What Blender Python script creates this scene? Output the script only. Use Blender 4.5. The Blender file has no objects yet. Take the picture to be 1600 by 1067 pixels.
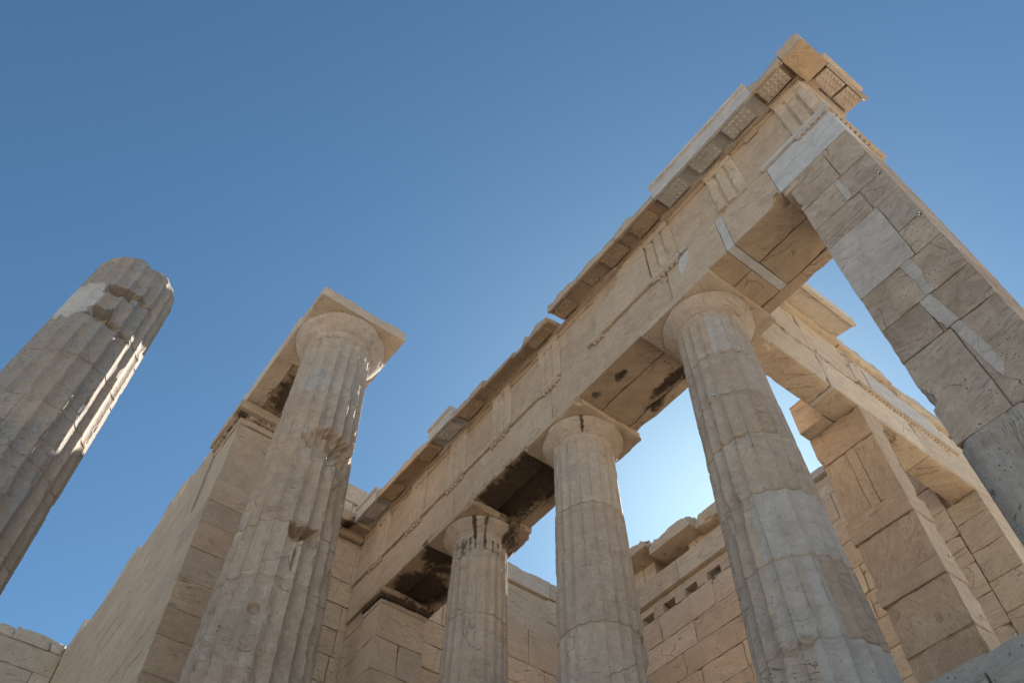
import bpy, math, random
import numpy as np
R = math.radians
S = bpy.context.scene
COLL = S.collection

# ------------------------------------------------------------------ camera
cam = bpy.data.cameras.new("camera")
cam.sensor_width = 36.0
cam.lens = 28.0
cam.clip_start = 0.05
cam.clip_end = 5000
co = bpy.data.objects.new("camera", cam)
COLL.objects.link(co)
from mathutils import Matrix, Vector
_r = Vector((0.59742164, 0.80186598, 0.00991614)); _u = Vector((0.65186162, -0.49279042, 0.57639745))
_f = Vector((-0.46708009, 0.33788836, 0.81710932))
M = Matrix(((_r.x, _u.x, -_f.x, 3.14826), (_r.y, _u.y, -_f.y, -4.81335), (_r.z, _u.z, -_f.z, -2.68258), (0, 0, 0, 1)))
co.matrix_world = M
S.camera = co

# ------------------------------------------------------------------ sky, sun, exposure
SUN_DIR = Vector((-0.52, 0.85, 0)).normalized()
SUN_EL = R(40)
SKY_STRENGTH = 0.064
SUN_STRENGTH = 5.0
EXPOSURE = 1.33
sd = Vector((SUN_DIR.x * math.cos(SUN_EL), SUN_DIR.y * math.cos(SUN_EL), math.sin(SUN_EL)))
W = bpy.data.worlds.new("World"); S.world = W; W.use_nodes = True
nt = W.node_tree; nt.nodes.clear()
out = nt.nodes.new("ShaderNodeOutputWorld"); bg = nt.nodes.new("ShaderNodeBackground")
sky = nt.nodes.new("ShaderNodeTexSky"); sky.sky_type = 'NISHITA'; sky.sun_disc = False
sky.sun_elevation = SUN_EL
sky.sun_rotation = math.atan2(SUN_DIR.x, SUN_DIR.y)
sky.altitude = 150; sky.air_density = 0.8; sky.dust_density = 0.38; sky.ozone_density = 3.0
wb = nt.nodes.new("ShaderNodeMix"); wb.data_type = 'RGBA'; wb.blend_type = 'MULTIPLY'; wb.inputs[0].default_value = 1.0
wb.inputs[7].default_value = (0.74, 1.0, 0.975, 1.0)      # the camera's white balance leans to cyan
nt.links.new(sky.outputs[0], wb.inputs[6]); nt.links.new(wb.outputs[2], bg.inputs[0]); bg.inputs[1].default_value = SKY_STRENGTH
nt.links.new(bg.outputs[0], out.inputs[0])
sl = bpy.data.lights.new("sun", 'SUN'); sl.energy = SUN_STRENGTH; sl.angle = R(0.5); sl.color = (1.0, 0.935, 0.83)
so = bpy.data.objects.new("sun", sl); COLL.objects.link(so)
so.rotation_euler = (-sd).to_track_quat('-Z', 'Y').to_euler()
S.view_settings.view_transform = 'Standard'; S.view_settings.look = 'None'
S.view_settings.exposure = EXPOSURE; S.view_settings.gamma = 1.0; S.view_settings.use_curve_mapping = False

# ------------------------------------------------------------------ noise (numpy)
def _h(i, j, k):
    n = (i * 374761393 + j * 668265263 + k * 2147483647 * 3 + 1013904223) & 0xffffffff
    n = ((n ^ (n >> 13)) * 1274126177) & 0xffffffff
    n = ((n ^ (n >> 16)) * 2246822519) & 0xffffffff
    return ((n ^ (n >> 15)) & 0xffff) / 32767.5 - 1.0
def vn(P):
    P = np.asarray(P, float); I = np.floor(P).astype(np.int64); F = P - I; F = F * F * (3 - 2 * F)
    x, y, z = I[:, 0], I[:, 1], I[:, 2]; a, b, c = F[:, 0], F[:, 1], F[:, 2]
    def L(p, q, t): return p + (q - p) * t
    return L(L(L(_h(x, y, z), _h(x+1, y, z), a), L(_h(x, y+1, z), _h(x+1, y+1, z), a), b),
             L(L(_h(x, y, z+1), _h(x+1, y, z+1), a), L(_h(x, y+1, z+1), _h(x+1, y+1, z+1), a), b), c)
def fb(P, s=1.0, o=4, seed=0.0):
    P = np.asarray(P, float) * s + seed * 17.31; r = 0; a = 0.5
    for _ in range(o):
        r = r + a * vn(P); P = P * 2.03 + 3.7; a *= 0.5
    return r
def sstep(a, b, x):
    t = np.clip((x - a) / (b - a), 0, 1); return t * t * (3 - 2 * t)

# ------------------------------------------------------------------ materials
def N(nt, t, **k):
    n = nt.nodes.new(t)
    for a, v in k.items(): setattr(n, a, v)
    return n
def ramp(nt, src, stops):
    n = N(nt, "ShaderNodeValToRGB"); e = n.color_ramp.elements
    while len(e) < len(stops): e.new(0.5)
    for q, (p, c) in zip(e, stops):
        q.position = p; q.color = (c, c, c, 1) if not isinstance(c, tuple) else (*c, 1)
    nt.links.new(src, n.inputs[0]); return n.outputs[0]
def mth(nt, op, a, b=None, c=None):
    n = N(nt, "ShaderNodeMath", operation=op)
    for i, v in enumerate((a, b, c)):
        if v is None: continue
        if isinstance(v, (int, float)): n.inputs[i].default_value = v
        else: nt.links.new(v, n.inputs[i])
    return n.outputs[0]
def mixc(nt, f, a, b, mode='MIX'):
    n = N(nt, "ShaderNodeMix", data_type='RGBA', blend_type=mode)
    for s, v in ((n.inputs[0], f), (n.inputs[6], a), (n.inputs[7], b)):
        if isinstance(v, (int, float)): s.default_value = v
        elif isinstance(v, tuple): s.default_value = (*v, 1)
        else: nt.links.new(v, s)
    return n.outputs[2]
def noise(nt, vec, scale, detail=5, rough=.55, dist=0.0):
    n = N(nt, "ShaderNodeTexNoise"); n.inputs['Scale'].default_value = scale; n.inputs['Detail'].default_value = detail
    n.inputs['Roughness'].default_value = rough; n.inputs['Distortion'].default_value = dist
    nt.links.new(vec, n.inputs['Vector']); return n.outputs[0]
def mapv(nt, vec, sc, loc=(0, 0, 0)):
    n = N(nt, "ShaderNodeMapping"); n.inputs['Scale'].default_value = sc; n.inputs['Location'].default_value = loc
    nt.links.new(vec, n.inputs['Vector']); return n.outputs[0]

def marble(name, dark=(0.417, 0.306, 0.214), mid=(0.514, 0.389, 0.279), light=(0.606, 0.486, 0.365), streak='h', greyw=0.35, bump=0.75, stk=.4, crack=0.0, veinw=None, gk=1.0, sat=.95, bv=.10, pitk=.02):
    m = bpy.data.materials.new(name); m.use_nodes = True; nt = m.node_tree; nt.nodes.clear()
    o = N(nt, "ShaderNodeOutputMaterial"); b = N(nt, "ShaderNodeBsdfPrincipled")
    nt.links.new(b.outputs[0], o.inputs[0])
    tc = N(nt, "ShaderNodeTexCoord"); at = N(nt, "ShaderNodeAttribute", attribute_name="dat")
    at2 = N(nt, "ShaderNodeAttribute", attribute_name="dat2")
    sp = N(nt, "ShaderNodeSeparateColor"); nt.links.new(at.outputs['Color'], sp.inputs[0])
    sp2 = N(nt, "ShaderNodeSeparateColor"); nt.links.new(at2.outputs['Color'], sp2.inputs[0])
    rnd, new, stain, pat = sp.outputs[0], sp.outputs[1], sp.outputs[2], at.outputs['Alpha']
    grey = sp2.outputs[0]; dirt = sp2.outputs[1]
    off = N(nt, "ShaderNodeCombineXYZ")
    nt.links.new(mth(nt, 'MULTIPLY', rnd, 13.7), off.inputs[0]); nt.links.new(mth(nt, 'MULTIPLY', rnd, 7.9), off.inputs[1])
    nt.links.new(mth(nt, 'MULTIPLY', rnd, 29.3), off.inputs[2])
    va = N(nt, "ShaderNodeVectorMath", operation='ADD'); nt.links.new(tc.outputs['Object'], va.inputs[0]); nt.links.new(off.outputs[0], va.inputs[1])
    vr = N(nt, "ShaderNodeVectorRotate", rotation_type='EULER_XYZ'); nt.links.new(va.outputs[0], vr.inputs[0])
    rt = N(nt, "ShaderNodeCombineXYZ"); a = mth(nt, 'MULTIPLY', mth(nt, 'SUBTRACT', mth(nt, 'FRACT', mth(nt, 'MULTIPLY', rnd, 7.13)), 0.5), 0.7)
    nt.links.new(a, rt.inputs[1]); nt.links.new(a, rt.inputs[0]); nt.links.new(rt.outputs[0], vr.inputs['Rotation'])
    v = vr.outputs[0]
    big = noise(nt, v, 1.3, 6, .62, .4)
    fine = noise(nt, v, 22, 8, .65)
    med = noise(nt, v, 5.5, 6, .6, .6)
    sv = mapv(nt, v, (1, 1, 9) if streak == 'h' else (9, 9, 1.0))
    st = noise(nt, sv, 1.6, 9, .66, 1.2)
    sv2 = mapv(nt, v, (1.5, 1.5, 26) if streak == 'h' else (26, 26, 1.6))
    st2 = noise(nt, sv2, 1.0, 6, .6, 1.6)
    t = mth(nt, 'ADD', mth(nt, 'MULTIPLY', big, .45), mth(nt, 'ADD', mth(nt, 'MULTIPLY', st, stk), mth(nt, 'MULTIPLY', med, .7 - stk)))
    t = mth(nt, 'ADD', t, mth(nt, 'MULTIPLY', mth(nt, 'SUBTRACT', mth(nt, 'FRACT', mth(nt, 'MULTIPLY', rnd, 3.71)), .5), bv))
    base = ramp(nt, t, [(.40, dark), (.56, mid), (.74, light)])
    # thin iron-brown veins of the marble
    mix_sf = mth(nt, 'ADD', mth(nt, 'MULTIPLY', st, min(1, stk * 2)), mth(nt, 'MULTIPLY', fine, 1 - min(1, stk * 2)))
    vein = ramp(nt, st2, [(.60, 0.0), (.68, 1.0)])
    base = mixc(nt, mth(nt, 'MULTIPLY', vein, veinw if veinw is not None else .15 + .7 * max(0, stk - .15)), base, (0.25, 0.17, 0.105))
    # grey weathering in patches
    gw = ramp(nt, noise(nt, v, 1.9, 7, .65, .8), [(.48, 0.0), (.66, 1.0)])
    gtot = mth(nt, 'MAXIMUM', mth(nt, 'MULTIPLY', gw, greyw), mth(nt, 'MULTIPLY', grey, ramp(nt, med, [(.30, 0.35), (.6, 1.0)])))
    gcol = ramp(nt, mth(nt, 'ADD', mth(nt, 'MULTIPLY', med, .6), mth(nt, 'MULTIPLY', mix_sf, .4)), [(.36, (0.205, 0.185, 0.175)), (.52, (0.36, 0.325, 0.29)), (.68, (0.46, 0.42, 0.37))])
    gcol = mixc(nt, 1.0, gcol, (gk * (1 - (1 - gk) * .2), gk, gk * (1 + (1 - gk) * .3)), 'MULTIPLY')
    base = mixc(nt, gtot, base, gcol)
    # orange-brown patina, and the warm bounced light painted on beam undersides
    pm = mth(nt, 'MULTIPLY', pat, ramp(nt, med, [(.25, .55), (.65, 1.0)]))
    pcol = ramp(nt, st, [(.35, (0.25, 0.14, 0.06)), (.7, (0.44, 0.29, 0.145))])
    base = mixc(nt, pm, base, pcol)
    # new pale marble
    ncol = ramp(nt, mth(nt, 'ADD', mth(nt, 'MULTIPLY', st, .5), mth(nt, 'MULTIPLY', med, .5)), [(.36, (0.41, 0.395, 0.385)), (.52, (0.52, 0.505, 0.495)), (.72, (0.61, 0.595, 0.58))])
    base = mixc(nt, new, base, ncol)
    # fine speckle
    base = mixc(nt, 0.32, base, ramp(nt, fine, [(.3, .62), (.6, 1.0)]), 'MULTIPLY')
    scr = noise(nt, mapv(nt, v, (2.2, 2.2, 34) if streak == 'h' else (34, 34, 2.2)), 1.0, 5, .6, 2.2)
    scm = mth(nt, 'MULTIPLY', ramp(nt, scr, [(.34, 1.0), (.40, 0.0)]), ramp(nt, noise(nt, v, 2.3, 4), [(.48, 0.0), (.60, 1.0)]))
    scm = mth(nt, 'MULTIPLY', scm, mth(nt, 'SUBTRACT', 1.0, new))
    base = mixc(nt, mth(nt, 'MULTIPLY', scm, .6), base, (0.12, 0.085, 0.06))
    grain = noise(nt, v, 85, 4, .7)
    base = mixc(nt, 0.4, base, ramp(nt, grain, [(.30, .6), (.56, 1.0)]), 'MULTIPLY')
    # dirt lodged along worn arrises
    dm = mth(nt, 'MULTIPLY', dirt, ramp(nt, noise(nt, v, 4.2, 7, .7, .3), [(.38, 0.0), (.55, 1.0)]))
    base = mixc(nt, mth(nt, 'MULTIPLY', dm, .75), base, (0.13, 0.095, 0.07))
    # pits and cracks
    vo = N(nt, "ShaderNodeTexVoronoi", feature='F1'); vo.inputs['Scale'].default_value = 26; nt.links.new(v, vo.inputs['Vector'])
    pit = mth(nt, 'MULTIPLY', ramp(nt, vo.outputs['Distance'], [(.10, 1.0), (.20, 0.0)]), ramp(nt, med, [(.52 - pitk, 0.0), (.60 - pitk, 1.0)]))
    dv = N(nt, "ShaderNodeMix", data_type='VECTOR'); dv.inputs[0].default_value = .22
    nt.links.new(v, dv.inputs[4])
    nz = N(nt, "ShaderNodeTexNoise"); nz.inputs['Scale'].default_value = 2.6; nz.inputs['Detail'].default_value = 6; nt.links.new(v, nz.inputs['Vector'])
    nt.links.new(nz.outputs['Color'], dv.inputs[5])
    vc = N(nt, "ShaderNodeTexVoronoi", feature='DISTANCE_TO_EDGE'); vc.inputs['Scale'].default_value = 2.0; nt.links.new(dv.outputs[1], vc.inputs['Vector'])
    crk = mth(nt, 'MULTIPLY', ramp(nt, vc.outputs['Distance'], [(.001, 1.0), (.006, 0.0)]), ramp(nt, big, [(.54 - crack, 0.0), (.60 - crack, 1.0)]))
    nopat = mth(nt, 'SUBTRACT', 1.0, mth(nt, 'MULTIPLY', new, .85))
    pit = mth(nt, 'MULTIPLY', pit, nopat); crk = mth(nt, 'MULTIPLY', crk, nopat)
    base = mixc(nt, mth(nt, 'MULTIPLY', pit, .7), base, (0.09, 0.06, 0.04))
    base = mixc(nt, mth(nt, 'MULTIPLY', crk, .75), base, (0.08, 0.055, 0.035))
    # black crust
    sm = mth(nt, 'ADD', stain, mth(nt, 'MULTIPLY', mth(nt, 'SUBTRACT', noise(nt, tc.outputs['Object'], 6.5, 8, .68, .8), .5), 1.5))
    sm = ramp(nt, sm, [(.43, 0.0), (.55, .6), (.70, 1.0)])
    sm = mth(nt, 'MULTIPLY', sm, ramp(nt, stain, [(.04, 0.0), (.14, 1.0)]))
    base = mixc(nt, mth(nt, 'MULTIPLY', sm, .96), base, ramp(nt, fine, [(.30, (0.014, 0.010, 0.007)), (.62, (0.075, 0.045, 0.024))]))
    hs = N(nt, 'ShaderNodeHueSaturation'); hs.inputs['Saturation'].default_value = sat; nt.links.new(base, hs.inputs['Color']); base = hs.outputs[0]
    nt.links.new(base, b.inputs['Base Color'])
    b.inputs['Roughness'].default_value = .78; b.inputs['Specular IOR Level'].default_value = .3
    h = mth(nt, 'ADD', mth(nt, 'MULTIPLY', fine, .55), mth(nt, 'ADD', mth(nt, 'MULTIPLY', st, 1.5 * stk), mth(nt, 'MULTIPLY', med, .35)))
    h = mth(nt, 'SUBTRACT', h, mth(nt, 'ADD', mth(nt, 'MULTIPLY', pit, .9), mth(nt, 'MULTIPLY', mth(nt, 'ADD', crk, scm), .5)))
    h = mth(nt, 'MULTIPLY', h, mth(nt, 'SUBTRACT', 1.0, mth(nt, 'MULTIPLY', new, .7)))
    h = mth(nt, 'SUBTRACT', h, mth(nt, 'MULTIPLY', sm, mth(nt, 'ADD', .3, mth(nt, 'MULTIPLY', med, 1.6))))
    bp = N(nt, "ShaderNodeBump"); bp.inputs['Strength'].default_value = bump; bp.inputs['Distance'].default_value = .022
    nt.links.new(h, bp.inputs['Height']); nt.links.new(bp.outputs[0], b.inputs['Normal'])
    return m
def flat(name, c, rough=.8):
    m = bpy.data.materials.new(name); m.use_nodes = True; nt = m.node_tree; b = nt.nodes['Principled BSDF']
    tc = N(nt, "ShaderNodeTexCoord")
    k = ramp(nt, noise(nt, tc.outputs['Object'], 8, 6), [(.3, tuple(x * .8 for x in c)), (.7, c)])
    nt.links.new(k, b.inputs['Base Color']); b.inputs['Roughness'].default_value = rough
    return m
MAR = marble("weathered_marble", stk=.30, greyw=.14)
MARV = marble("vertically_veined_marble", streak='v', greyw=.22)
MARC = marble("column_marble", crack=-.01, pitk=.04, sat=.95, greyw=.42, stk=.12, dark=(0.393, 0.292, 0.214), mid=(0.472, 0.361, 0.271), light=(0.544, 0.438, 0.341))
MARW = marble("wall_marble", greyw=.18, stk=.36, veinw=.8, crack=.03, bv=.20, dark=(0.515, 0.404, 0.293), mid=(0.627, 0.504, 0.374), light=(0.719, 0.612, 0.473))
MARP = marble("pillar_marble", stk=.18, crack=.035, greyw=.22, dark=(0.268, 0.188, 0.133), mid=(0.419, 0.315, 0.235), light=(0.536, 0.426, 0.330))
MARB = marble('lichen_grey_marble', stk=.12, greyw=.6, gk=.74, crack=.02)
WHITE = flat("target_white", (0.8, 0.8, 0.8)); BLACK = flat("target_black", (0.02, 0.02, 0.02))

# ------------------------------------------------------------------ mesh builder
class MB:
    def __init__(s): s.v = []; s.f = []; s.d = []; s.e = []; s.n = 0; s.mi = []
    def add(s, V, F, rnd=0.5, new=0.0, stain=0.0, pat=0.0, grey=0.0, mi=0, dirt=0.0):
        V = np.asarray(V, float).reshape(-1, 3); n = len(V)
        D = np.zeros((n, 4)); D[:, 0] = rnd; D[:, 1] = new; D[:, 2] = stain; D[:, 3] = pat
        E = np.zeros((n, 4)); E[:, 0] = grey; E[:, 1] = dirt; E[:, 3] = 1
        s.v.append(V); s.d.append(D); s.e.append(E)
        k = s.n
        s.f += [tuple(i + k for i in q) for q in F]; s.mi += [mi] * len(F); s.n += n
    def build(s, name, mats, parent=None, base=(0, 0, 0), fn=None, ang=35):
        V = np.concatenate(s.v)
        if fn is not None: V = fn(V)
        V = V - np.array(base)
        me = bpy.data.meshes.new(name); me.from_pydata(V.tolist(), [], s.f)
        for nm, A in (("dat", s.d), ("dat2", s.e)):
            a = me.attributes.new(nm, 'FLOAT_COLOR', 'POINT'); a.data.foreach_set("color", np.concatenate(A).ravel())
        for m in (mats if isinstance(mats, (list, tuple)) else [mats]): me.materials.append(m)
        me.polygons.foreach_set("material_index", s.mi)
        me.polygons.foreach_set("use_smooth", [True] * len(me.polygons))
        me.set_sharp_from_angle(angle=R(ang)); me.update()
        o = bpy.data.objects.new(name, me); COLL.objects.link(o)
        if parent is not None: o.parent = parent
        else: o.location = base
        return o
rng = random.Random(7)
def axpts(a, b, res, bev, Rr):
    L = b - a
    if L < 6 * bev: return np.array([a, b])
    e = [a, a + bev]; q = [b - bev, b]
    if L > 4 * Rr: e.append(a + Rr * .5); q.insert(0, b - Rr * .5)
    n = max(1, min(90, int(round((q[0] - e[-1]) / res))))
    mid = np.linspace(e[-1], q[0], n + 1)[1:-1]
    return np.array(e + list(mid) + q)
def blk(mb, x0, x1, y0, y1, z0, z1, res=.07, chip=.02, Rr=.06, bev=.004, rnd=None, bites=(), wob=.0025, new=0.0, pat=0.0, stain=0.0, grey=0.0, mi=0, wear=None):
    """a stone block with worn, chipped arrises; new/pat/stain/grey may be functions of the points"""
    rnd = rng.random() if rnd is None else rnd
    A = [axpts(x0, x1, res, bev, Rr), axpts(y0, y1, res, bev, Rr), axpts(z0, z1, res, bev, Rr)]
    n = [len(a) for a in A]; idx = {}; V = []; F = []
    def vid(i, j, k):
        q = (i, j, k)
        if q not in idx: idx[q] = len(V); V.append((A[0][i], A[1][j], A[2][k]))
        return idx[q]
    for k in (0, n[2] - 1):
        for i in range(n[0] - 1):
            for j in range(n[1] - 1):
                q = (vid(i, j, k), vid(i, j + 1, k), vid(i + 1, j + 1, k), vid(i + 1, j, k)); F.append(q if k == 0 else q[::-1])
    for j in (0, n[1] - 1):
        for i in range(n[0] - 1):
            for k in range(n[2] - 1):
                q = (vid(i, j, k), vid(i + 1, j, k), vid(i + 1, j, k + 1), vid(i, j, k + 1)); F.append(q if j == 0 else q[::-1])
    for i in (0, n[0] - 1):
        for j in range(n[1] - 1):
            for k in range(n[2] - 1):
                q = (vid(i, j, k), vid(i, j, k + 1), vid(i, j + 1, k + 1), vid(i, j + 1, k)); F.append(q if i == 0 else q[::-1])
    V = np.array(V); lo = np.array([x0, y0, z0]); hi = np.array([x1, y1, z1])
    dlo = V - lo; dhi = hi - V; d = np.minimum(dlo, dhi); sg = np.where(dlo < dhi, 1.0, -1.0)
    ds = np.sort(d, axis=1)[:, 1]
    RR = min(Rr, .3 * min(hi - lo)) + 1e-6
    nz = fb(V, 3.2, 4, rnd) * 1.0 + fb(V, 11, 3, rnd + 3) * .6
    e = chip * np.clip(nz + .10, 0, 1.2)
    w = np.clip(1 - ds / RR, 0, 1)
    dirn = sg * np.clip(1 - d / RR, 0, 1)
    V2 = V + dirn * (e * w)[:, None]
    V2 += sg * (d < 1e-9) * np.where(ds < 1e-9, bev * .6, 0.0)[:, None]
    if wob:
        fc = (d < 1e-9).astype(float); V2 += sg * fc * (np.abs(fb(V, 2.5, 4, rnd + 9)) * wob * 3)[:, None]
    for c, r, amp in bites:
        c = np.array(c, float); q = V2 - c; L = np.linalg.norm(q, axis=1) + 1e-9
        rr = r * (1 + amp * fb(V, 4.5 / max(r, .15) * .35, 4, rnd + 5) * 1.6)
        m = L < rr; V2[m] = c + q[m] / L[m][:, None] * rr[m][:, None]
    if wear is not None: V2 = wear(V2)
    ev = lambda x: x(V) if callable(x) else x
    mb.add(V2, F, rnd, ev(new), ev(stain), ev(pat), ev(grey), mi)
def loft(mb, prof, ss, fr, amp=None, seed=0.0, rnd=.5, new=0.0, pat=0.0, stain=0.0, grey=0.0, fq=5.0):
    """closed profile [(o,z)] swept over stations ss; fr maps (s,o,z)->xyz; amp = erosion per profile point"""
    prof = np.array(prof, float); n = len(prof); ss = np.asarray(ss, float); m = len(ss)
    Sx = np.repeat(ss, n); O = np.tile(prof[:, 0], m); Z = np.tile(prof[:, 1], m)
    if amp is not None:
        a = np.tile(np.asarray(amp, float), m); P = np.stack([Sx, O * 0 + seed, Z * .6], 1)
        e = a * np.clip(fb(P, fq * .35, 4, seed) * 1.5 + fb(P, fq, 3, seed + 2) * .9 + .18, 0, 1.5)
        kn = [ss[0]]; rg = random.Random(int(seed * 1000)); kv = [rg.random()]
        while kn[-1] < ss[-1]: kn.append(kn[-1] + rg.uniform(.05, .34)); kv.append(rg.random() ** 1.6 if rg.random() < .7 else kv[-1])
        e = e * .55 + a * .9 * np.interp(Sx + .02 * fb(P, 6, 2, seed + 4), kn, kv)
        c = prof.mean(0); dx = c[0] - O; dz = c[1] - Z; L = np.hypot(dx, dz) + 1e-6
        O = O + dx / L * e; Z = Z + dz / L * e * .8
    V = fr(Sx, O, Z); F = []
    for i in range(m - 1):
        for j in range(n):
            a0 = i * n + j; b0 = i * n + (j + 1) % n; F.append((a0, b0, b0 + n, a0 + n))
    F.append(tuple(range(n))[::-1]); F.append(tuple((m - 1) * n + j for j in range(n)))
    ev = lambda x: x(V) if callable(x) else x
    mb.add(V, F, rnd, ev(new), ev(stain), ev(pat), ev(grey))
def lathe(mb, prof, x, y, seg=72, rnd=.5, chip=.0, seed=0, **k):
    th = np.linspace(0, 2 * math.pi, seg, endpoint=False); V = []; F = []
    for r, z in prof:
        V.append(np.stack([x + r * np.cos(th), y + r * np.sin(th), np.full(seg, z)], 1))
    V = np.concatenate(V)
    if chip:
        e = chip * np.clip(fb(V, 5, 4, seed) + .05, 0, 1) + chip * 3.5 * np.clip(fb(V, 2.6, 5, seed + 5) - .16, 0, .3); q = V[:, :2] - [x, y]; V[:, :2] -= q * e[:, None]
    for i in range(len(prof) - 1):
        for j in range(seg):
            a = i * seg + j; b = i * seg + (j + 1) % seg; F.append((a, b, b + seg, a + seg))
    ev = {a: (b(V) if callable(b) else b) for a, b in k.items()}
    mb.add(V, F, rnd, **ev)
def dome(mb, c, r, n, rnd, h=None, **k):
    """small gutta: a half ball on the plane at c, bulging along n"""
    n = np.array(n, float); n /= np.linalg.norm(n); t = np.cross(n, [0.3, .9, .2]); t /= np.linalg.norm(t); b = np.cross(n, t)
    h = r if h is None else h; V = []; F = []; seg = 8
    for i, (a, q) in enumerate(((1, -.3), (1, .15), (.72, .72))):
        for j in range(seg):
            th = 2 * math.pi * j / seg; V.append(np.array(c) + (t * math.cos(th) + b * math.sin(th)) * r * a + n * h * q)
    V.append(np.array(c) + n * h)
    for i in range(2):
        for j in range(seg): F.append((i*seg+j, i*seg+(j+1) % seg, (i+1)*seg+(j+1) % seg, (i+1)*seg+j))
    for j in range(seg): F.append((2*seg+j, 2*seg+(j+1) % seg, 3*seg))
    mb.add(V, F, rnd, **k)
def peg(mb, c, r, h, rnd, **k):
    """small conical peg hanging down from c"""
    V = []; F = []; seg = 8
    for a, q in ((.8, .01), (.8, 0), (1.05, -h)):
        for j in range(seg):
            th = 2 * math.pi * j / seg; V.append((c[0] + r*a*math.cos(th), c[1] + r*a*math.sin(th), c[2] + q))
    for i in range(2):
        for j in range(seg): F.append((i*seg+j, (i+1)*seg+j, (i+1)*seg+(j+1) % seg, i*seg+(j+1) % seg))
    F.append(tuple(2*seg+j for j in range(seg))[::-1])
    mb.add(V, F, rnd, **k)

def tag(o, label=None, cat=None, group=None, kind=None):
    if label: o['label'] = label
    if cat: o['category'] = cat
    if group: o['group'] = group
    if kind: o['kind'] = kind
    return o
def thing(name, base, label, cat, group=None):
    o = bpy.data.objects.new(name, None); COLL.objects.link(o); o.location = base; o.empty_display_size = .3; o['kind'] = 'thing'
    return tag(o, label, cat, group)

# ================================================================== SETTING
def slab(name, x0, x1, y0, y1, z0, z1, m, kind='structure'):
    mb = MB(); blk(mb, x0, x1, y0, y1, z0, z1, res=.6, chip=.03, Rr=.1); o = mb.build(name, m); o['kind'] = kind; return o
mg = flat("pale_rock_ground", (0.65, 0.55, 0.43), .9)
mb = MB(); gx = np.concatenate([-np.geomspace(1500, 30, 12), np.linspace(-28, 28, 57), np.geomspace(30, 1500, 12)])
GX, GY = np.meshgrid(gx, gx, indexing='ij'); n = len(gx)
GZ = -4.35 + .12 * fb(np.stack([GX.ravel(), GY.ravel(), GX.ravel() * 0], 1), .35, 4).reshape(n, n)
mb.add(np.stack([GX, GY, GZ], -1), [(i*n+j, (i+1)*n+j, (i+1)*n+j+1, i*n+j+1) for i in range(n-1) for j in range(n-1)])
mb.build("ground", mg)['kind'] = 'structure'
# krepis: the steps carrying the wing
mb = MB()
for i in range(4):
    y0 = -.32 - .36 * i; z1 = -.3 * i; x = -8.3
    while x < 3.4:
        L = rng.uniform(1.1, 1.7); x2 = min(x + L, 3.5); blk(mb, x, x2 - .004, y0, 6.6 if i == 3 else y0 + .6, z1 - .3, z1, res=.12, chip=.025, grey=1.0)
        x = x2
blk(mb, -8.3, 3.5, .25, 6.6, -1.2, -.004, res=.5)
blk(mb, -8.3, 3.6, -1.46, 6.6, -4.6, -1.204, res=.3, grey=.6)
mb.build("steps", MARW)['kind'] = 'structure'

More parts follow.
